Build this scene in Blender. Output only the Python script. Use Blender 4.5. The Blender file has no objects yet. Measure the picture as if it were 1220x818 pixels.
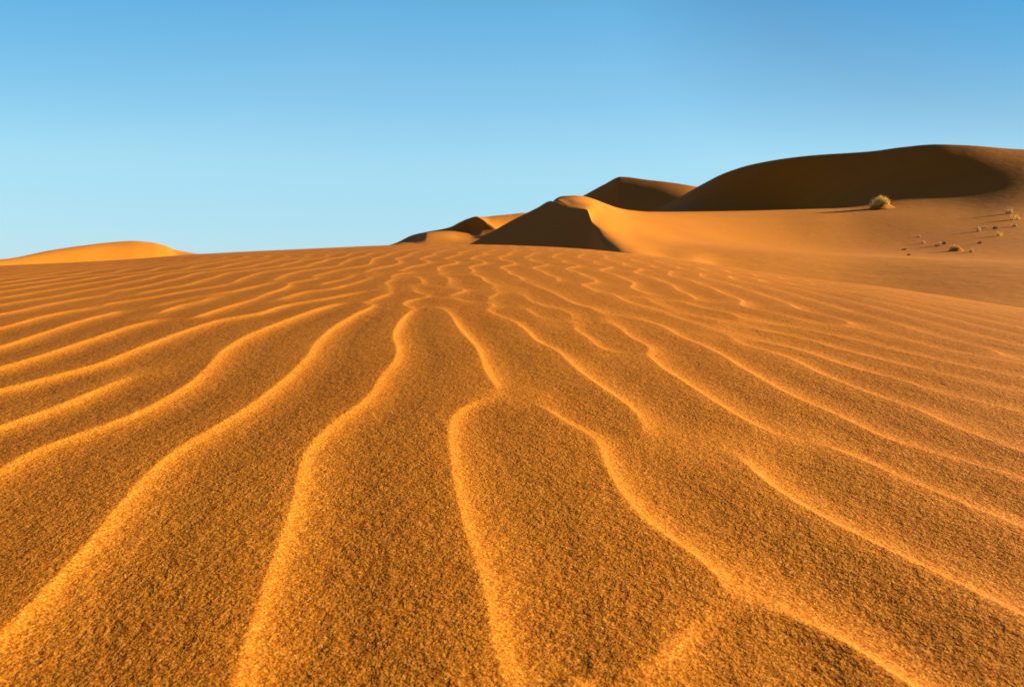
import bpy, math, random
import numpy as np

scene = bpy.context.scene
# ------------------------------------------------------------------ camera, sky, sun, exposure
EYE = 0.40                       # camera height above the sand at its foot
FPX = 850.0                      # focal length in pixels of a 1220 px wide frame
PITCH = math.atan(99 / FPX)      # looking slightly down
cam_data = bpy.data.cameras.new("camera")
cam = bpy.data.objects.new("camera", cam_data)
scene.collection.objects.link(cam)
cam.location = (0, 0, EYE)
cam.rotation_euler = (math.pi / 2 - PITCH, 0, 0)
cam_data.sensor_width = 36.0
cam_data.lens = FPX / 1220 * 36.0
cam_data.clip_start = 0.02
cam_data.clip_end = 20000
scene.camera = cam
cam_data.dof.use_dof = True
cam_data.dof.focus_distance = 1.35
cam_data.dof.aperture_fstop = 11

SUN_EL = math.radians(14.0)
SUN_AZ = math.radians(8)         # measured from +X towards +Y (ahead of the camera)
world = bpy.data.worlds.new("World")
scene.world = world
world.use_nodes = True
wn, wl = world.node_tree.nodes, world.node_tree.links
wn.clear()
sky = wn.new('ShaderNodeTexSky')
sky.sky_type = 'NISHITA'
sky.sun_disc = False
sky.sun_elevation = SUN_EL
sky.sun_rotation = math.pi / 2 - SUN_AZ
sky.altitude = 0
sky.air_density = 1.0
sky.dust_density = 0.0
sky.ozone_density = 2.0
bg = wn.new('ShaderNodeBackground')
bg.inputs[1].default_value = 0.08
wo = wn.new('ShaderNodeOutputWorld')
# the clear blue of this evening's sky, by height above the horizon and away from the sun, blended over the Nishita sky
tcw = wn.new('ShaderNodeTexCoord'); sxyz = wn.new('ShaderNodeSeparateXYZ'); wl.new(tcw.outputs['Generated'], sxyz.inputs[0])
def wramp(src, lo, hi, stops):
    mr = wn.new('ShaderNodeMapRange'); mr.inputs[1].default_value = lo; mr.inputs[2].default_value = hi
    wl.new(src, mr.inputs[0])
    r = wn.new('ShaderNodeValToRGB'); e = r.color_ramp.elements
    while len(e) < len(stops): e.new(.5)
    for q, (p, c) in zip(e, stops): q.position = (p - lo) / (hi - lo); q.color = (*c, 1)
    wl.new(mr.outputs[0], r.inputs[0]); return r.outputs[0]
grad = wramp(sxyz.outputs[2], -.1, 1.0, [(-.1, (.30, .30, .25)), (0, (.37, .66, .82)), (.03, (.36, .67, .85)), (.126, (.345, .68, .86)),
                                     (.20, (.24, .57, .82)), (.31, (.125, .44, .75)), (.42, (.08, .25, .50)), (.6, (.07, .12, .28)), (1, (.05, .08, .2))])
xz = wn.new('ShaderNodeMath'); xz.operation = 'MULTIPLY'
wl.new(sxyz.outputs[0], xz.inputs[0]); wl.new(sxyz.outputs[2], xz.inputs[1])
side = wramp(xz.outputs[0], -.5, .5, [(-.5, (.7, .9, .95)), (-.17, (.62, .90, .98)), (-.06, (1, 1, 1)), (.04, (1, 1, 1)), (.09, (.72, .76, .82)), (.155, (.28, .68, .84)), (.5, (.28, .64, .82))])
# unseen sky behind the camera, warm tint added to redden shaded sand
back = wramp(sxyz.outputs[1], -1, 1, [(-1, (1.0, .50, .35)), (-.1, (1.1, .55, .42)), (.5, (1, 1, 1)), (1, (1, 1, 1))])
mul1 = wn.new('ShaderNodeMix'); mul1.data_type = 'RGBA'; mul1.blend_type = 'MULTIPLY'; mul1.inputs[0].default_value = 1
wl.new(grad, mul1.inputs[6]); wl.new(side, mul1.inputs[7])
sc_ = wn.new('ShaderNodeVectorMath'); sc_.operation = 'SCALE'; sc_.inputs[3].default_value = 3.47
mul2 = wn.new('ShaderNodeMix'); mul2.data_type = 'RGBA'; mul2.blend_type = 'MULTIPLY'; mul2.inputs[0].default_value = 1
wl.new(mul1.outputs[2], mul2.inputs[6]); wl.new(back, mul2.inputs[7])
wl.new(mul2.outputs[2], sc_.inputs[0])
mixs = wn.new('ShaderNodeMix'); mixs.data_type = 'RGBA'; mixs.inputs[0].default_value = .90
wl.new(sky.outputs[0], mixs.inputs[6]); wl.new(sc_.outputs[0], mixs.inputs[7])
wl.new(mixs.outputs[2], bg.inputs[0]); wl.new(bg.outputs[0], wo.inputs[0])

sun_data = bpy.data.lights.new("sun", 'SUN')
sun_data.energy = 5.0
sun_data.angle = math.radians(0.55)
sun_data.color = (1.0, 0.98, 0.76)
sun = bpy.data.objects.new("sun", sun_data)
scene.collection.objects.link(sun)
sd = np.array([math.cos(SUN_EL) * math.cos(SUN_AZ), math.cos(SUN_EL) * math.sin(SUN_AZ), math.sin(SUN_EL)])
from mathutils import Vector
sun.rotation_euler = Vector(sd).to_track_quat('Z', 'Y').to_euler()
sun.location = (30, 5, 20)

scene.view_settings.view_transform = 'Standard'
scene.view_settings.look = 'None'
scene.view_settings.exposure = 1.85
scene.view_settings.gamma = 1.0
scene.view_settings.use_curve_mapping = False
scene.cycles.max_bounces = 4

# ------------------------------------------------------------------ helpers
def te(px, py):
    """pixel of the 1220x818 frame -> (x/y, (z-EYE)/y) of the ray through it"""
    u = (np.asarray(px, float) - 610) / FPX
    v = (409 - np.asarray(py, float)) / FPX
    c, s = math.cos(PITCH), math.sin(PITCH)
    dn = c + v * s
    return u / dn, (-s + v * c) / dn

def pchip(x, y, xq):
    """monotone cubic interpolation (last axis of x, y)"""
    x = np.asarray(x, float); y = np.asarray(y, float); xq = np.clip(xq, x[0], x[-1])
    h = np.diff(x); d = np.diff(y) / h
    m = np.zeros_like(y)
    w1 = 2 * h[1:] + h[:-1]; w2 = h[1:] + 2 * h[:-1]
    ok = d[:-1] * d[1:] > 0
    with np.errstate(divide='ignore', invalid='ignore'):
        mm = (w1 + w2) / (w1 / d[:-1] + w2 / d[1:])
    m[1:-1] = np.where(ok, np.nan_to_num(mm), 0)
    m[0], m[-1] = d[0], d[-1]
    i = np.clip(np.searchsorted(x, xq) - 1, 0, len(h) - 1)
    t = (xq - x[i]) / h[i]
    return ((2*t**3 - 3*t**2 + 1) * y[i] + (t**3 - 2*t**2 + t) * h[i] * m[i]
            + (-2*t**3 + 3*t**2) * y[i+1] + (t**3 - t**2) * h[i] * m[i+1])

def link_mesh(name, verts, faces, mat, smooth=True, parent=None):
    me = bpy.data.meshes.new(name)
    v = np.asarray(verts, np.float32); f = np.asarray(faces, np.int32)
    n, k = f.shape
    me.vertices.add(len(v)); me.vertices.foreach_set("co", v.ravel())
    me.loops.add(n * k); me.loops.foreach_set("vertex_index", f.ravel())
    me.polygons.add(n)
    me.polygons.foreach_set("loop_start", np.arange(0, n * k, k, dtype=np.int32))
    me.polygons.foreach_set("loop_total", np.full(n, k, np.int32))
    if smooth:
        me.polygons.foreach_set("use_smooth", np.ones(n, bool))
    me.update(calc_edges=True)
    me.validate()
    me.materials.append(mat)
    o = bpy.data.objects.new(name, me)
    scene.collection.objects.link(o)
    if parent: o.parent = parent
    return o

def grid_faces(nr, nc):
    i = np.arange(nr * nc).reshape(nr, nc)
    return np.stack([i[:-1, :-1], i[:-1, 1:], i[1:, 1:], i[1:, :-1]], -1).reshape(-1, 4)

def smooth_noise(x, y, seed, octaves=3, lac=2.1, gain=.5):
    """sum of rotated sines used as cheap, tile-free low-frequency relief in [-1, 1]"""
    r = np.random.RandomState(seed); out = 0; amp = 1; tot = 0; f = 1.0
    for o in range(octaves):
        for k in range(4):
            a = r.uniform(0, 2 * math.pi); ph = r.uniform(0, 2 * math.pi, 2)
            out = out + amp * .25 * np.sin(f * (x * math.cos(a) + y * math.sin(a)) + ph[0]
                                           + 1.3 * np.sin(f * .6 * (y * math.cos(a) - x * math.sin(a)) + ph[1]))
        tot += amp * .6; amp *= gain; f *= lac
    return out / tot

# ------------------------------------------------------------------ materials
def N(nt, typ, **kw):
    n = nt.nodes.new(typ)
    for k, v in kw.items(): setattr(n, k, v)
    return n

def sand_material(name, base, grain=True, far_ripple=0.0):
    m = bpy.data.materials.new(name); m.use_nodes = True
    nt = m.node_tree; nt.nodes.clear(); L = nt.links.new
    out = N(nt, 'ShaderNodeOutputMaterial'); bs = N(nt, 'ShaderNodeBsdfPrincipled')
    L(bs.outputs[0], out.inputs[0])
    bs.inputs['Roughness'].default_value = 0.85
    bs.inputs['Specular IOR Level'].default_value = 0.03
    tc = N(nt, 'ShaderNodeNewGeometry')
    pos = tc.outputs['Position']
    def noise(scale, detail, rough=.5, vec=pos):
        n = N(nt, 'ShaderNodeTexNoise'); n.inputs['Scale'].default_value = scale
        n.inputs['Detail'].default_value = detail; n.inputs['Roughness'].default_value = rough
        L(vec, n.inputs['Vector']); return n.outputs['Fac']
    def ramp(fac, stops):
        r = N(nt, 'ShaderNodeValToRGB'); e = r.color_ramp.elements
        while len(e) < len(stops): e.new(.5)
        for q, (p, c) in zip(e, stops): q.position = p; q.color = (*c, 1)
        L(fac, r.inputs[0]); return r.outputs[0]
    b = np.array(base)
    if grain:
        # individual grains: pale quartz, orange and dark iron-rich ones
        vo = N(nt, 'ShaderNodeTexVoronoi'); vo.inputs['Scale'].default_value = 520
        L(pos, vo.inputs['Vector'])
        sep = N(nt, 'ShaderNodeSeparateColor'); L(vo.outputs['Color'], sep.inputs[0])
        col = ramp(sep.outputs[0], [(0, b * [.50, .34, .34]), (.25, b * [.84, .70, .65]), (.6, b), (.86, b * [1.15, 1.2, 1.3]), (1, b * [1.35, 1.65, 3.2])])
        patch = ramp(noise(3.0, 3), [(.3, (.90, .86, .84)), (.7, (1, 1, 1))])
    else:
        col = ramp(noise(.25, 6, .6), [(.3, b * [.93, .9, .88]), (.7, b)])
        patch = ramp(noise(.03, 3), [(.3, (.93, .9, .88)), (.7, (1, 1, 1))])
    mx = N(nt, 'ShaderNodeMix', data_type='RGBA', blend_type='MULTIPLY')
    mx.inputs[0].default_value = 1
    L(col, mx.inputs[6]); L(patch, mx.inputs[7]); L(mx.outputs[2], bs.inputs['Base Color'])
    if grain:
        def mul(a, k):
            q = N(nt, 'ShaderNodeMath', operation='MULTIPLY'); L(a, q.inputs[0]); q.inputs[1].default_value = k; return q.outputs[0]
        def add(a, c):
            q = N(nt, 'ShaderNodeMath', operation='ADD'); L(a, q.inputs[0]); L(c, q.inputs[1]); return q.outputs[0]
        h = add(mul(noise(95, 2, .55), .0030), add(mul(noise(240, 2, .6), .0020), mul(noise(600, 1), .0005)))
        h = add(h, mul(noise(28, 2), .004))
        bp = N(nt, 'ShaderNodeBump'); bp.inputs['Strength'].default_value = GRAIN; bp.inputs['Distance'].default_value = 1.0
        L(h, bp.inputs['Height']); L(bp.outputs[0], bs.inputs['Normal'])
    else:
        h = noise(.9, 6, .6)
        bp = N(nt, 'ShaderNodeBump'); bp.inputs['Strength'].default_value = .5; bp.inputs['Distance'].default_value = .10
        L(h, bp.inputs['Height']); L(bp.outputs[0], bs.inputs['Normal'])
    return m

GRAIN = 0.57
SAND = (0.43, 0.133, 0.0095)
sand_near = sand_material("rippled_sand", SAND, True)
sand_far = sand_material("dune_sand", (0.44, 0.138, 0.0110), False)

# ------------------------------------------------------------------ the near dune: base shape
# skyline of the near dune over the frame (pixel column, pixel row)
SIL = [(-400,330),(-100,322),(10,316),(98,312),(187,306.4),(209,304),(246,302),(295,299.5),(400,295),(470,291.8),(560,291),
       (620,292.5),(700,296.5),(760,303),(830,312),(900,323),(993,336),(1050,342),(1097,349),(1150,357),(1210,366),(1400,392),(1700,420)]
_st0, _se0 = te([p[0] for p in SIL], [p[1] for p in SIL])
_st = np.linspace(_st0[0], _st0[-1], 900)
_k = np.exp(-.5 * (np.arange(-40, 41) / 11.0) ** 2); _k /= _k.sum()
_se = np.convolve(np.pad(pchip(_st0, _se0, _st), 40, 'edge'), _k, 'valid')
def dome_ab(t):
    e = np.interp(t, _st, _se)
    a = .088 + .13 * (e - .02)
    return a, ((a - e) / 2) ** 2 / EYE
def dome_z(x, y):
    yy = np.where(y > .5, y, .5 * np.exp(np.clip(y / .5 - 1, -8, 0)))
    t = np.clip(x / yy, -.9, 1.1)
    a, b = dome_ab(t)
    return a * y - b * y * np.abs(y)
def unproject(px, py):
    t, e = te(px, py); a, b = dome_ab(t)
    m = a - e; y = (m - np.sqrt(np.maximum(m * m - 4 * b * EYE, 0))) / (2 * b)
    return t * y, y

# ------------------------------------------------------------------ wind ripples
# crest lines of the ripples that can be followed one by one
CRESTS = [
[(-60,458),(12,438),(49,427),(86,414),(123,402),(157,390),(194,382)],
[(197,371),(221,364),(248,358),(270,350),(300,343),(330,336)],
[(234,380),(258,371),(283,363),(300,358),(320,350),(337,345),(349,337),(380,332)],
[(334,358),(361,348),(398,345),(410,341)],
[(-60,482),(12,465),(49,456),(86,445),(118,438),(147,425),(177,413),(209,401),(246,388),(270,381),(300,377),(315,374),(332,367),(361,361),(398,355),(423,350),(438,348)],
[(-60,535),(11,509),(37,500),(74,489),(98,478),(123,465),(147,454),(167,449)],
[(-60,600),(11,559),(37,541),(74,527),(103,518),(135,507),(167,495),(192,483),(209,472),(234,455),(251,438),(270,418),(300,400),(325,391),(349,381),(374,371),(408,361)],
[(-60,830),(-10,785),(20,751),(44,721),(74,692),(106,660),(135,622),(160,593),(184,564),(209,544),(234,527),(270,507),(300,487),(325,467),(349,447),(371,425),(376,413),(398,393),(423,377),(443,367),(440,359),(465,350),(457,339),(467,334),(474,327),(500,324)],
[(296,818),(305,775),(312,729),(327,697),(334,667),(343,640),(352,620),(358,600),(361,578),(364,546),(381,524),(406,502),(438,482),(452,460),(457,447),(474,435),(477,418),(470,401),(477,386),(489,371),(482,361),(497,355)],
[(529,366),(536,376),(551,396),(571,415),(579,438),(590,455),(600,467),(585,475),(562,483),(546,492),(540,512),(541,541),(546,573),(553,603),(560,632),(571,665),(588,699),(595,729),(599,765),(600,830)],
[(566,328),(583,339),(593,349),(585,354),(595,361),(578,370),(590,376),(600,382),(615,387),(627,393),(639,408),(657,415),(676,428),(691,442),(711,457),(735,472),(752,484),(767,500),(784,517),(797,527)],
[(640,474),(659,495),(681,507),(698,517),(718,527),(725,541),(730,564),(743,586),(757,610),(777,628),(809,646),(841,667),(870,689),(900,682+8),(925,702),(949,714),(979,738),(998,756),(1023,775),(1052,795),(1085,818),(1110,840)],
[(868,692),(841,736),(821,765),(797,795),(785,830)],
[(622,366),(637,376),(652,385)],
[(600,338),(617,343),(629,354),(637,361),(674,369),(686,379),(690,387),(681,391),(691,397),(706,408),(730,422)],
[(632,337),(656,346),(676,358),(690,364),(711,367),(718,372),(728,381),(743,393),(752,402),(772,410),(787,419),(778,427),(792,440),(814,452),(834,467),(858,482),(878,495),(900,508),(928,519)],
[(885,537),(900,562),(925,583),(949,600),(981,617),(1011,634),(1045,651),(1084,670),(1109,681),(1134,694),(1166,709),(1200,724),(1260,755)],
[(752,375),(772,382),(797,392),(811,402),(834,410),(868,425),(880,435),(900,445),(925,460),(949,474),(974,483),(998,493),(1023,507),(1052,519),(1097,534),(1134,545),(1170,555),(1200,566),(1260,585)],
[(976,524),(998,535),(1023,548),(1060,561),(1084,573),(1121,588),(1158,603),(1200,621),(1260,645)],
[(733,351),(748,360),(777,369),(797,376),(821,383),(839,391),(858,399),(878,408),(900,415),(925,420),(949,430),(974,443),(998,452),(1023,462),(1052,475),(1087,482),(1111,492),(1126,506),(1158,517),(1200,531),(1260,550)],
[(770,354),(787,362),(821,374),(858,382),(870,391),(900,402),(937,411),(974,420),(1003,430),(1035,443),(1072,451),(1109,465),(1134,471),(1166,477),(1200,486),(1260,500)],
[(809,358),(834,366),(870,376),(900,389),(932,398),(966,404),(991,412),(1023,419),(1060,430),(1097,440),(1134,446),(1170,456),(1200,463),(1260,474)],
[(870,372),(900,380),(937,389),(980,397),(1023,406),(1060,415),(1097,424),(1146,435),(1200,446),(1260,456)],
[(499,329),(504,337),(529,345)],
[(531,329),(541,339),(558,347),(540,351),(557,359)],
[(484,339),(499,349),(514,355),(540,358),(563,362)],
[(384,339),(413,332),(423,327)],[(420,339),(440,332),(448,326)],
[(-40,426),(12,413),(37,404),(61,396),(86,387),(111,380),(138,374)],
[(-40,402),(12,390),(49,379),(86,371),(115,368)],
[(-40,382),(12,374),(49,365),(93,357),(128,352)],
[(128,363),(160,358),(192,353),(221,347),(270,340)],
[(182,366),(221,357),(255,349)],
]
LAM = 0.215
DX = 0.0215
GX0, GY0, NX, NY = -11.0, -2.5, 1024, 900

def ripple_field():
    X = GX0 + DX * np.arange(NX); Y = GY0 + DX * np.arange(NY)
    wsum = np.full((NY, NX), 1e9)
    for line in CRESTS:
        p = np.array(line, float)
        x, y = unproject(p[:, 0], p[:, 1])
        s = np.concatenate([[0], np.cumsum(np.hypot(np.diff(x), np.diff(y)))])
        q = np.arange(0, s[-1], .008)
        x = np.interp(q, s, x); y = np.interp(q, s, y)
        k = np.exp(-.5 * (np.arange(-6, 7) / 2.5) ** 2); k /= k.sum()
        if len(x) > 30:
            x = np.convolve(np.pad(x, 6, 'edge'), k, 'valid'); y = np.convolve(np.pad(y, 6, 'edge'), k, 'valid')
        for xa, ya in zip(x[::2], y[::2]):
            i = int((xa - GX0) / DX); j = int((ya - GY0) / DX)
            i0, i1, j0, j1 = max(i - 8, 0), i + 10, max(j - 8, 0), j + 10
            if i1 <= 0 or j1 <= 0 or i0 >= NX or j0 >= NY: continue
            d = np.hypot(X[i0:i1][None, :] - xa, Y[j0:j1][:, None] - ya)
            w = wsum[j0:j1, i0:i1]; np.minimum(w, d, out=w)
    tgt = np.cos(2 * math.pi * np.minimum(wsum, LAM * .5) / LAM)
    wt = np.exp(-(wsum / (.30 * LAM)) ** 2)
    kx = 2 * math.pi * np.fft.rfftfreq(NX, DX)[None, :]; ky = 2 * math.pi * np.fft.fftfreq(NY, DX)[:, None]
    k0 = 2 * math.pi / LAM
    k2 = (kx ** 2 + ky ** 2) / k0 ** 2
    Lop = .35 - 1.0 * (k2 - 1) ** 2 - .10 * (ky / k0) ** 2
    r = np.random.RandomState(7)
    u = tgt * wt + (1 - wt) * .35 * np.cos(k0 * X[None, :] * .99 + 2.2 * smooth_noise(X[None, :] * 1.1, Y[:, None] * 1.1, 3)) + .25 * r.randn(NY, NX)
    dt = .5
    den = 1 / (1 - dt * np.minimum(Lop, 1.5))
    for it in range(60):
        u = (u - dt * u ** 3 + dt * 4 * wt * .75 * tgt) / (1 + dt * 4 * wt)
        F = np.fft.rfft2(u)
        u = np.fft.irfft2(F * den, s=(NY, NX))
    F = np.fft.rfft2(u)
    kk = np.sqrt(kx ** 2 + ky ** 2); kk[0, 0] = 1
    band = np.exp(-((kk / k0) / 2.6) ** 4)
    band[0, 0] = 0
    u = np.fft.irfft2(F * band, s=(NY, NX))
    Rx = np.fft.irfft2(F * band * (-1j * kx / kk), s=(NY, NX)); Ry = np.fft.irfft2(F * band * (-1j * ky / kk), s=(NY, NX))
    g = np.exp(-.5 * (kk * LAM * .35) ** 2)
    def bl(f): return np.fft.irfft2(np.fft.rfft2(f) * g, s=(NY, NX))
    Jxx, Jyy, Jxy = bl(Rx * Rx), bl(Ry * Ry), bl(Rx * Ry)
    th = .5 * np.arctan2(2 * Jxy, Jxx - Jyy)
    q = Rx * np.cos(th) + Ry * np.sin(th)      # th in (-pi/2, pi/2): the normal always points to +X, the sun
    return u, q

# slope of one ripple from crest to crest: steep face towards the sun, long hollow back
_u = np.linspace(0, 1, 513)
_sl = np.interp(_u, [0, .02, .045, .10, .18, .30, .50, .80, .96, 1], [-.26, -.40, -.31, -.12, -.03, .025, .078, .058, .03, -.03])
_sl = _sl - _sl.mean()
_h = np.concatenate([[0], np.cumsum((_sl[1:] + _sl[:-1]) / 2)]) / 512
_h = (_h - _h.mean()) * LAM

def cubic_sample(A, fx, fy):
    i = np.clip(np.floor(fx).astype(int), 1, A.shape[1] - 3); j = np.clip(np.floor(fy).astype(int), 1, A.shape[0] - 3)
    tx, ty = np.clip(fx - i, 0, 1), np.clip(fy - j, 0, 1)
    def w(t): return [-.5*t+t*t-.5*t**3, 1-2.5*t*t+1.5*t**3, .5*t+2*t*t-1.5*t**3, -.5*t*t+.5*t**3]
    wx, wy = w(tx), w(ty); out = 0
    for b in range(4):
        row = 0
        for a in range(4): row = row + wx[a] * A[j + b - 1, i + a - 1]
        out = out + wy[b] * row
    return out

RIPPLE = 0.85
# places where a crest dies out into the trough instead of running on
GAPS = [(822,531,.075),(868,528,.06),(622,470,.06),(620,478,.05),(955,520,.06),(190,444,.09),(420,357,.08),(668,388,.06),(840,398,.05),(918,795,.06)]
def ripple_height(U, Q, x, y):
    x0, y0 = x, y
    wv = np.clip((y - 3.6) / 1.4, 0, 1)
    x = x0 + wv * .10 * smooth_noise(x0 * 1.6, y0 * 4.2, 77, 2)
    y = y0 + wv * .10 * smooth_noise(x0 * 3.0, y0 * 2.2, 78, 2)
    fx = (x - GX0) / DX; fy = (y - GY0) / DX
    inside = np.clip(np.minimum.reduce([fx, NX - fx, fy, NY - fy]) / 20 - .3, 0, 1)
    u = cubic_sample(U, fx, fy); q = cubic_sample(Q, fx, fy)
    amp = np.clip(np.hypot(u, q) / .60, 0, 1.15)
    ph = (np.arctan2(q, u) / (2 * math.pi) + .042) % 1.0
    h = np.interp(ph, _u, _h)
    for gx, gy, gr in GAPS:
        a, b = unproject(gx, gy)
        amp = amp * (1 - .9 * np.exp(-((x - a) ** 2 + ((y - b) * .8) ** 2) / gr ** 2))
    fade = 1 - .68 * np.clip((np.hypot(x * .8, y) - 1.7) / 6, 0, 1) ** .85
    t = x / np.maximum(y, .3)
    fade = fade * (1 - .3 * np.clip((np.abs(t + .05) * y - 3) / 3.5, 0, 1)) * (1 + .75 * np.clip((t - .05) / .5, 0, 1))
    return RIPPLE * h * amp * inside * fade * (1 + .22 * smooth_noise(x * 2.2, y * 1.5, 11))

U, Q = ripple_field()

# one sheet from under the camera to the horizon
s_in = np.arange(-.86, .8601, .001)
s_out = .86 + np.cumsum(np.linspace(.002, .12, 60))
s = np.concatenate([-s_out[::-1], s_in, s_out])
ys = [np.arange(-.7, .45, .03)]
yy = [.45]
while yy[-1] < 13: yy.append(yy[-1] + max(.0035, .0034 * yy[-1]))
while yy[-1] < 6000: yy.append(yy[-1] * 1.035)
ys = np.concatenate([ys[0], yy])
YY, SS = np.meshgrid(ys, s, indexing='ij')
XX = SS * (YY + 1.0)
Z = dome_z(XX, YY)
valley = -1.5 + .12 * smooth_noise(XX * .06, YY * .06, 5)
valley = valley + .42 * np.clip((XX - 4) / 5, 0, 1) * np.clip((45 - YY) / 20, 0, 1)
w = np.clip((YY - 13) / 25, 0, 1)
Zfar = np.maximum(Z, valley - 6) ; k = .25
Z = np.where(YY > 9, np.log(np.exp(np.clip(Zfar / k, -60, 60)) + np.exp(valley / k)) * k, Z)
Z = Z + .006 * smooth_noise(XX * .9, YY * .9, 21) * np.clip(YY, 0, 1) * np.clip((13 - YY) / 4, 0, 1)
m = (YY < 13.5)
Z[m] += ripple_height(U, Q, XX[m], YY[m])
ground = link_mesh("sand_ground", np.stack([XX, YY, Z], -1).reshape(-1, 3), grid_faces(len(ys), len(s)), sand_near)
ground["kind"] = "structure"
del U, Q, XX, Z, SS

# ------------------------------------------------------------------ far dunes
def dune_sheet(name, px0, px1, lines, creases=(), mat=sand_far, dcol=1.0, rows=26, relief=.0, plane=None, soft=None):
    """A dune as a height sheet lofted through contour lines running across it, near to far.
    Each line: list of (pixel column, pixel row, distance in metres). Lines in `creases` stay sharp."""
    t0, _ = te(px0, 300); t1, _ = te(px1, 300)
    tq = np.linspace(t0, t1, int(abs(px1 - px0) / dcol) + 1)
    D, Zl = [], []
    for ln in lines:
        a = np.array(ln, float)
        t, e = te(a[:, 0], a[:, 1])
        D.append(pchip(t, a[:, 2], tq)); Zl.append(EYE + pchip(t, e, tq) * D[-1])
    D = np.array(D); Zl = np.array(Zl); K = len(lines)
    if plane:            # the slip face below the sharp crest lies at the angle of repose: one plane
        cc, pp, qq, pa, pb = plane
        wgt = np.clip((pb - (610 + tq * FPX)) / (pb - pa), 0, 1); wgt = wgt * wgt * (3 - 2 * wgt)
        for k, eo in ((1, None), (0, -.022)):
            ek = (Zl[k] - EYE) / D[k] if eo is None else np.full(len(tq), eo)
            dk = cc / (ek - pp * tq - qq)
            D[k] = wgt * dk + (1 - wgt) * D[k]
            Zl[k] = EYE + ek * D[k] if eo is None else np.where(wgt > 0, EYE + (wgt * eo + (1 - wgt) * (Zl[k] - EYE) / D[k]) * D[k], Zl[k])
        for k in (2, 3, 4): 
            e_k = (Zl[k] - EYE) / D[k]; D[k] = np.maximum(D[k], D[k-1] + 1.5); Zl[k] = EYE + e_k * D[k]
    def gsm(a, sg):
        n = int(3 * sg) + 1; kk = np.exp(-.5 * (np.arange(-n, n + 1) / sg) ** 2); kk /= kk.sum()
        return np.convolve(np.pad(a, n, 'edge'), kk, 'valid')
    if soft:
        wide = np.clip((610 + tq * FPX - soft[0]) / (soft[1] - soft[0]), 0, 1)
        for k in range(2, K - 1):
            if k in creases: continue
            e_k = (Zl[k] - EYE) / D[k]
            for arr in (e_k, D[k]):
                arr[:] = gsm(arr, 2.5) * (1 - wide) + gsm(arr, 26) * wide
            Zl[k] = EYE + e_k * D[k]
    # slopes at every line (monotone), one-sided at creases
    h = np.diff(D, axis=0); d = np.diff(Zl, axis=0) / h
    mi = np.zeros_like(Zl); mo = np.zeros_like(Zl)      # incoming / outgoing slope
    for k in range(K):
        if k == 0: mi[k] = mo[k] = d[0]
        elif k == K - 1: mi[k] = mo[k] = d[-1]
        elif k in creases:
            mi[k], mo[k] = d[k - 1], d[k]
            if plane and k == 1:     # towards its foot the sharp crest softens into a rounded shoulder
                rw = np.clip((610 + tq * FPX - 706) / 40, 0, 1) * .85
                av = .5 * (d[k - 1] + d[k])
                mi[k] += rw * (av - mi[k]); mo[k] += rw * (av - mo[k])
        else:
            w1 = 2 * h[k] + h[k-1]; w2 = h[k] + 2 * h[k-1]
            with np.errstate(divide='ignore', invalid='ignore'):
                mm = (w1 + w2) / (w1 / d[k-1] + w2 / d[k])
            mi[k] = mo[k] = np.where(d[k-1] * d[k] > 0, np.nan_to_num(mm), 0)
    P = []
    for k in range(K - 1):
        n = rows
        for r in range(n + (1 if k == K - 2 else 0)):
            t = r / n if k in (0, K - 2) else (1 - math.cos(math.pi * r / n)) / 2
            y = D[k] + t * h[k]
            z = ((2*t**3 - 3*t**2 + 1) * Zl[k] + (t**3 - 2*t**2 + t) * h[k] * mo[k]
                 + (-2*t**3 + 3*t**2) * Zl[k+1] + (t**3 - t**2) * h[k] * mi[k+1])
            P.append(np.stack([tq * y, y, z], -1))
    P = np.array(P)
    if relief:
        P[..., 2] += relief * smooth_noise(P[..., 0] * .12, P[..., 1] * .12, 31, 4)
    # carry the flanks down into the ground on all four sides
    def skirt(edge, out):
        drop = edge[:, 2] + 6.5
        rows_ = []
        for f in (.33, .66, 1.0):
            q = edge.copy(); q[:, :2] += out * (drop * f * 1.9)[:, None]; q[:, 2] -= drop * (f * f * (3 - 2 * f)); rows_.append(q)
        return rows_
    G = P
    fr = -G[0, :, :2] / np.linalg.norm(G[0, :, :2], axis=1)[:, None]
    fr = fr * np.minimum(1, .55 * np.linalg.norm(G[0, :, :2], axis=1) / (1.9 * (G[0, :, 2] + 6.5)))[:, None]
    G = np.concatenate([np.array(skirt(G[0], fr))[::-1], G, np.array(skirt(G[-1], -fr * 0 + G[-1, :, :2] / np.linalg.norm(G[-1, :, :2], axis=1)[:, None]))])
    lf = np.stack([-np.ones(len(G)), np.zeros(len(G))], 1)
    G = np.concatenate([np.stack(skirt(G[:, 0], lf)[::-1], 1), G, np.stack(skirt(G[:, -1], -lf), 1)], 1)
    o = link_mesh(name, G.reshape(-1, 3), grid_faces(G.shape[0], G.shape[1]), mat)
    o["kind"] = "structure"
    return o, P, tq

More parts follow.
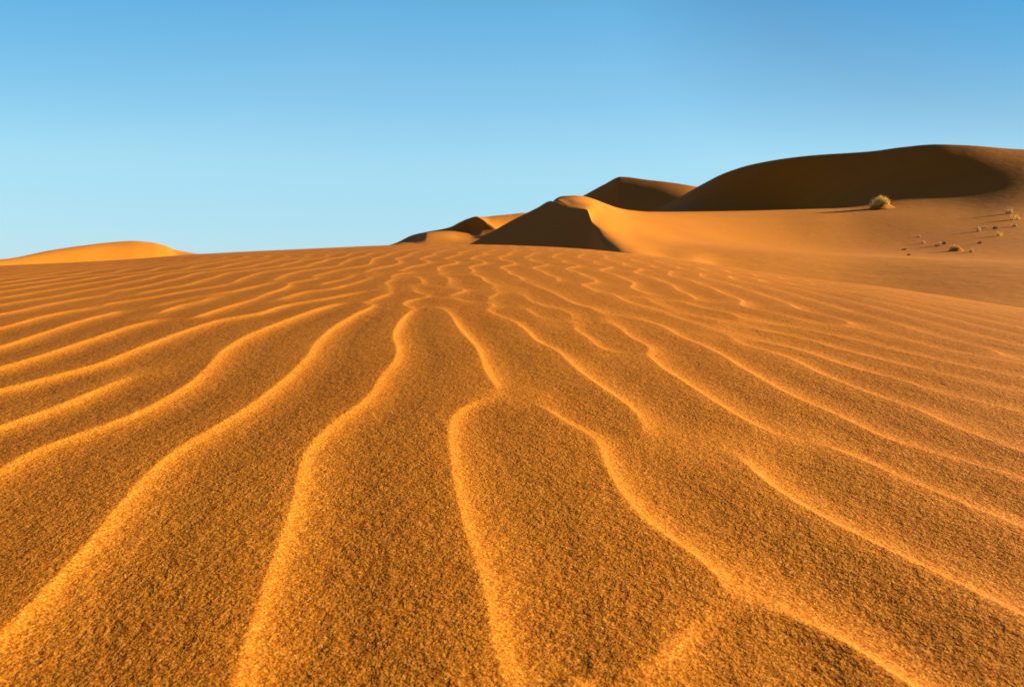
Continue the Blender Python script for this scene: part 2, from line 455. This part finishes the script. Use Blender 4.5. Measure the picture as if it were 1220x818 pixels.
# the great dune: sharp S-curved crest, sunlit bowl, long dark face and summit ridge
great = [
 # 0 foot in front, hidden behind the near dune
 [(400,330,54),(560,327,46),(610,327,40.5),(664,327,35.8),(700,327,33),(720,327,25),(740,327,18.5),(760,329,15),(790,335,13),(830,345,12),(1000,370,15),(1210,396,13),(1700,425,9)],
 # 1 the sharp crest
 [(400,340,60),(500,318,59.5),(560,290.5,59),(610,262.5,61.8),(640,247.5,62.2),(656,239.5,62.7),(664,241,60),(673,246,56.5),(690,248.2,52.5),(700,250,50),(702.5,256,48),(706,265,45),(716,272,42),(740,284,37.4),(765,294,33.5),(790,303,30),(825,312,26.5),(860,330,24),(900,343,22),(1000,356,20),(1210,375,16),(1700,395,12)],
 # 2 edge of the lower shoulder on the right
 [(400,345,68),(560,300,67),(640,252,66),(656,241,65.5),(664,238,62.5),(680,243.5,57),(700,247.5,53),(710,259,49),(722,266,47),(760,283,43),(830,296,38),(860,297.5,37),(900,299,37),(1000,303.5,37),(1100,307,34),(1210,311,30),(1700,322,20)],
 # 3
 [(400,345,84),(560,305,78),(640,257,72),(656,243,69),(664,236.8,65.5),(680,237.5,61.5),(702,242,59),(720,253,57),(760,270,56),(830,287.5,54),(900,296,52),(1000,303,50),(1100,307.5,46),(1210,312,42),(1700,323,32)],
 # 3b start of the bowl, climbing to the right
 [(400,345,88),(560,305,82),(640,257.5,74),(656,243,70.3),(664,236.1,66.6),(680,235.4,64.8),(702,239.5,63),(720,249,63),(760,263,67),(830,277,68),(900,291,64),(985,299.5,60),(1060,302,57),(1100,301.5,56),(1150,299,55),(1210,295,55),(1700,250,50)],
 # 4 upper rim of the sunlit slope, then the open slope of the bowl
 [(400,345,96),(560,306,90),(640,258,80),(656,243,72),(664,235.4,68),(672,233.6,68),(684,233.2,68),(696,234.5,69),(706,237.5,71),(716,241.5,74),(732,247.5,80),(750,251,88),(775,252.5,94),(850,252,115),(940,249.8,120),(985,248.3,113),(1020,250,105),(1060,254.5,96),(1100,257.5,90),(1150,258,86),(1210,256.5,82),(1700,258,68)],
 # 5 behind the rim
 [(400,345,110),(560,310,104),(700,262,96),(775,256,110),(850,255,130),(940,252,136),(985,247.5,124),(1020,242,116.5),(1060,237.2,112.5),(1100,234.5,110),(1150,231.5,106),(1210,227.5,100),(1700,205,78)],
 # 6 summit ridge
 [(400,345,180),(560,312,180),(700,268,178),(750,262,175),(776,251.5,173),(800,240.5,171),(832,222,168),(865,205.5,165),(900,195,162),(960,185.8,156),(1040,180,147),(1075,175.3,142),(1115,172,136.5),(1150,173,132.8),(1210,177.5,127),(1700,190,98)],
 # 7 back
 [(400,330,260),(700,300,260),(900,290,260),(1210,290,260),(1700,290,260)],
]
great_dune, GP, GT = dune_sheet("dune", 380, 1720, great, creases=(1, 7), dcol=.8, rows=30, plane=(-8.9, .45, .2, 692, 716), soft=(735, 830))

peak = [
 [(600,310,150),(828,300,140),(960,300,130)],
 [(600,300,200),(697,262,195),(740,258,185),(828,250,165),(960,262,150)],
 [(600,282,245),(660,252,243),(697,232,240),(720,219.5,238),(740,210.5,235),(770,214,224),(800,217.5,213),(828,222,203),(880,232,194),(960,262,190)],
 [(600,300,330),(740,290,330),(828,290,330),(960,300,330)],
]
dune_sheet("dune", 600, 960, peak, creases=(2,), dcol=1)

small = [
 [(400,318,90),(700,318,90)],
 [(400,310,108),(470,293,108),(492,292,108),(540,292,108),(600,291,108),(700,296,108)],
 # sharp crests: dark little slip faces lie to the left of them
 [(400,308,150),(469,290.6,150),(480,287,147),(492,285,142),(500,281,139),(509,277.5,137),(525,276.5,138),(545,276,140),(560,275.5,141),(575,274,138.5),(591,274,136),(600,276,134),(700,300,138)],
 [(400,306,156),(469,290.3,156),(492,279.8,154),(509,276,150),(536,270.5,148),(548,264.5,147),(556,261,147),(567,258,146),(575,261.5,143.5),(583,267,141),(591,272,138.5),(605,280,136),(700,300,143)],
 [(400,308,172),(469,294,172),(509,282,172),(540,274,172),(560,262,170),(567,259,166),(575,259,168),(591,257.3,170),(610,255.5,172),(626,254,174),(660,256,176),(700,262,176)],
 [(400,310,230),(560,300,230),(700,300,230)],
]
dune_sheet("dune", 420, 690, small, creases=(3,), dcol=1)

left = [
 [(-500,345,38),(-100,340,45),(10,330,59),(157,330,69),(230,330,75),(330,332,80)],
 [(-500,322,48),(-100,316,58),(10,308,66),(61,298,74),(98,292.6,80),(135,288.4,87),(157,287,90),(182,289,91.5),(197,292.6,92),(209,297.3,92),(226,300.8,91),(250,304,90),(330,318,88)],
 [(-500,325,110),(-100,320,120),(10,318,130),(157,312,140),(230,315,140),(330,325,140)],
]
dune_sheet("dune", -480, 320, left, creases=(), dcol=1)

# ------------------------------------------------------------------ tussocks and little shrubs in the bowl
def plain(name, col, rough=.8):
    m = bpy.data.materials.new(name); m.use_nodes = True
    nt = m.node_tree; b = nt.nodes['Principled BSDF']
    b.inputs['Roughness'].default_value = rough; b.inputs['Specular IOR Level'].default_value = .2
    oi = nt.nodes.new('ShaderNodeNewGeometry'); n = nt.nodes.new('ShaderNodeTexNoise'); n.inputs['Scale'].default_value = 9
    r = nt.nodes.new('ShaderNodeValToRGB'); c = np.array(col)
    r.color_ramp.elements[0].position = .3; r.color_ramp.elements[0].color = (*(c * .6), 1)
    r.color_ramp.elements[1].position = .7; r.color_ramp.elements[1].color = (*(c * 1.15), 1)
    nt.links.new(oi.outputs['Position'], n.inputs['Vector']); nt.links.new(n.outputs['Fac'], r.inputs[0])
    nt.links.new(r.outputs[0], b.inputs['Base Color'])
    return m
straw = plain("straw_blades", (.85, .60, .18)); pale = plain("bleached_blades", (.72, .50, .25)); dry = plain("dry_twigs", (.16, .085, .04))

def surface_at(px, py, dmin=53):
    t, e = te(px, py)
    c = int(np.argmin(np.abs(GT - t)))
    col = GP[:, c]; ee = (col[:, 2] - EYE) / col[:, 1]
    ok = np.where((col[:, 1] > dmin) & (col[:, 1] < 118))[0]
    k = ok[np.argmin(np.abs(ee[ok] - e))]
    return col[k]

def blades(rad, hgt, n, seed, spread=.8, width=.02):
    """a rounded tussock of curved, tapering blades: upright in the middle, arching over at the rim"""
    r = np.random.RandomState(seed); V = []; F = []
    nl = 6 if rad > 1 else 3
    lobes = [(rad * .5 * r.uniform(-1, 1), rad * .3 * r.uniform(-1, 1), r.uniform(.45, 1.1)) for _ in range(nl)]
    for i in range(n):
        lx, ly, lh = lobes[r.randint(nl)]
        a = r.uniform(0, 2 * math.pi); f0 = math.sqrt(r.uniform()); rb = rad * .34 * f0
        lean = spread * f0 * r.uniform(.3, 1)
        L = hgt * lh * (1 - .3 * f0 ** 2) * r.uniform(.55, 1.12); w = width * r.uniform(.7, 1.3)
        ad = a + r.normal(0, .5); d = np.array([math.cos(ad), math.sin(ad)]); th = r.uniform(0, math.pi)
        side = np.array([math.cos(th), math.sin(th), 0])
        p = np.array([lx + rb * math.cos(a), ly + rb * math.sin(a), -.08 * hgt]); o = len(V)
        for q in range(4):
            f = q / 3; ang = lean * (.25 + 1.1 * f)
            V += [p - side * w * (1 - f * .85) / 2, p + side * w * (1 - f * .85) / 2]
            st = L / 3; p = p + np.array([d[0] * math.sin(ang) * st, d[1] * math.sin(ang) * st, math.cos(ang) * st])
        for q in range(3): F.append([o + 2*q, o + 2*q + 1, o + 2*q + 3, o + 2*q + 2])
    return np.array(V), np.array(F)

def mound(rad, hgt, seed):
    r = np.random.RandomState(seed); V = []; nr, na = 9, 28
    for i in range(nr):
        for j in range(na):
            f = i / (nr - 1); a = 2 * math.pi * j / na
            R = rad * f * (1 + .12 * math.sin(2 * a + seed) + .06 * math.sin(5 * a))
            V.append([R * math.cos(a), R * math.sin(a), hgt * (.5 + .5 * math.cos(math.pi * f)) * (1 + .1 * math.sin(3 * a + seed)) - .15 * hgt * f - .10 * rad * f ** 4])
    F = [[i * na + j, i * na + (j + 1) % na, (i + 1) * na + (j + 1) % na, (i + 1) * na + j] for i in range(nr - 1) for j in range(na)]
    return np.array(V), np.array(F)

GRP = "desert tussocks growing in the bowl between the dunes"
# pixel column, pixel row of the foot, width px, height px, blade material, mound height share, name, label
plants = [
 (1052, 247, 31, 13.5, straw, .42, "desert_shrub", "largest yellow desert shrub, on a sandy mound at the lower edge of the dark face"),
 (1202, 254, 9, 8, pale, 0, "desert_shrub", "pale round shrub uppermost on the right slope, casting the longest shadow"),
 (1210, 262, 7, 7, straw, 0, "desert_shrub", "yellowish shrub second from the top at the right end of the slope"),
 (1208, 269.5, 6, 5, pale, 0, "desert_shrub", "small pale shrub third from the top at the right end of the slope"),
 (1165, 276, 7, 5, pale, 0, "desert_shrub", "small bright tuft at the left end of the upper row of shrubs"),
 (1174, 271, 8, 3, pale, 0, "desert_shrub", "low flat pale tuft just left of the dark twig clump in the upper row"),
 (1185, 272.5, 5, 3, dry, 0, "twig_clump", "dark twig clump in the upper row, right of a low flat pale tuft"),
 (1191, 282, 7, 6, straw, 0, "desert_shrub", "small yellow tuft alone below the upper row of shrubs"),
 (1168, 290.5, 6, 3, dry, 0, "twig_clump", "dark flat twig clump alone midway up the right slope, below the upper row"),
 (1117.5, 294, 6, 6, pale, 0, "desert_shrub", "pale upright tuft just left of the bare orange sand mound"),
 (1099.5, 289.5, 7, 5, pale, 0, "desert_shrub", "pale tuft left of the sand mound, bigger of the two leftmost pale tufts"),
 (1094, 283, 4, 3, pale, 0, "desert_shrub", "tiniest pale tuft, just above and left of another small tuft"),
 (1139, 299, 20, 6, straw, .75, "desert_shrub", "wide orange sand mound with sparse yellow grass in the middle of the lower cluster"),
 (1125, 291, 6, 4, dry, 0, "twig_clump", "dark twig clump just behind the left end of the wide sand mound"),
 (1157, 304.5, 8, 5, pale, 0, "desert_shrub", "lowest pale tuft, right of the wide sand mound near the smooth shoulder"),
 (1083, 307, 6, 2.5, dry, 0, "twig_clump", "dark flat twig clump lowest on the left, near the smooth shoulder edge"),
 (1077, 297, 6, 2.5, dry, 0, "twig_clump", "dark flat twig clump furthest left in the lower cluster"),
]
for i, (px, py, wp, hp, mat, md, name, label) in enumerate(plants):
    c = surface_at(px, py); sc = c[1] / FPX
    W, Hh = wp * sc * (1 if wp > 15 else 1.45), hp * sc * (1 if wp > 15 else 1.35)
    big = wp > 15
    e = bpy.data.objects.new(name, None); scene.collection.objects.link(e)
    e.location = c; e["label"] = label; e["category"] = "shrub" if name == "desert_shrub" else "twigs"; e["group"] = GRP
    e.empty_display_size = .3
    if md:
        v, f = mound(W * .55, Hh * md, i)
        link_mesh("sand_mound", v * [1.15, 1.15, 1], f, sand_far, parent=e)
    n = 1100 if wp == 31 else (260 if big else 230)
    v, f = blades(W * (.52 if wp == 31 else .45), Hh * (.75 if wp == 31 else (1.0 if big else 1.0)), n, i + 50, spread=1.15, width=max(.02, W * .018))
    if md:
        r0 = np.hypot(v[:, 0], v[:, 1]) / (W * .55)
        v[:, 2] += Hh * md * (.5 + .5 * np.cos(math.pi * np.clip(r0, 0, 1))) * .95
        if wp == 31: v[:, 0] -= W * .04
    link_mesh("blades" if mat is not dry else "twigs", v, f, mat, smooth=False, parent=e)
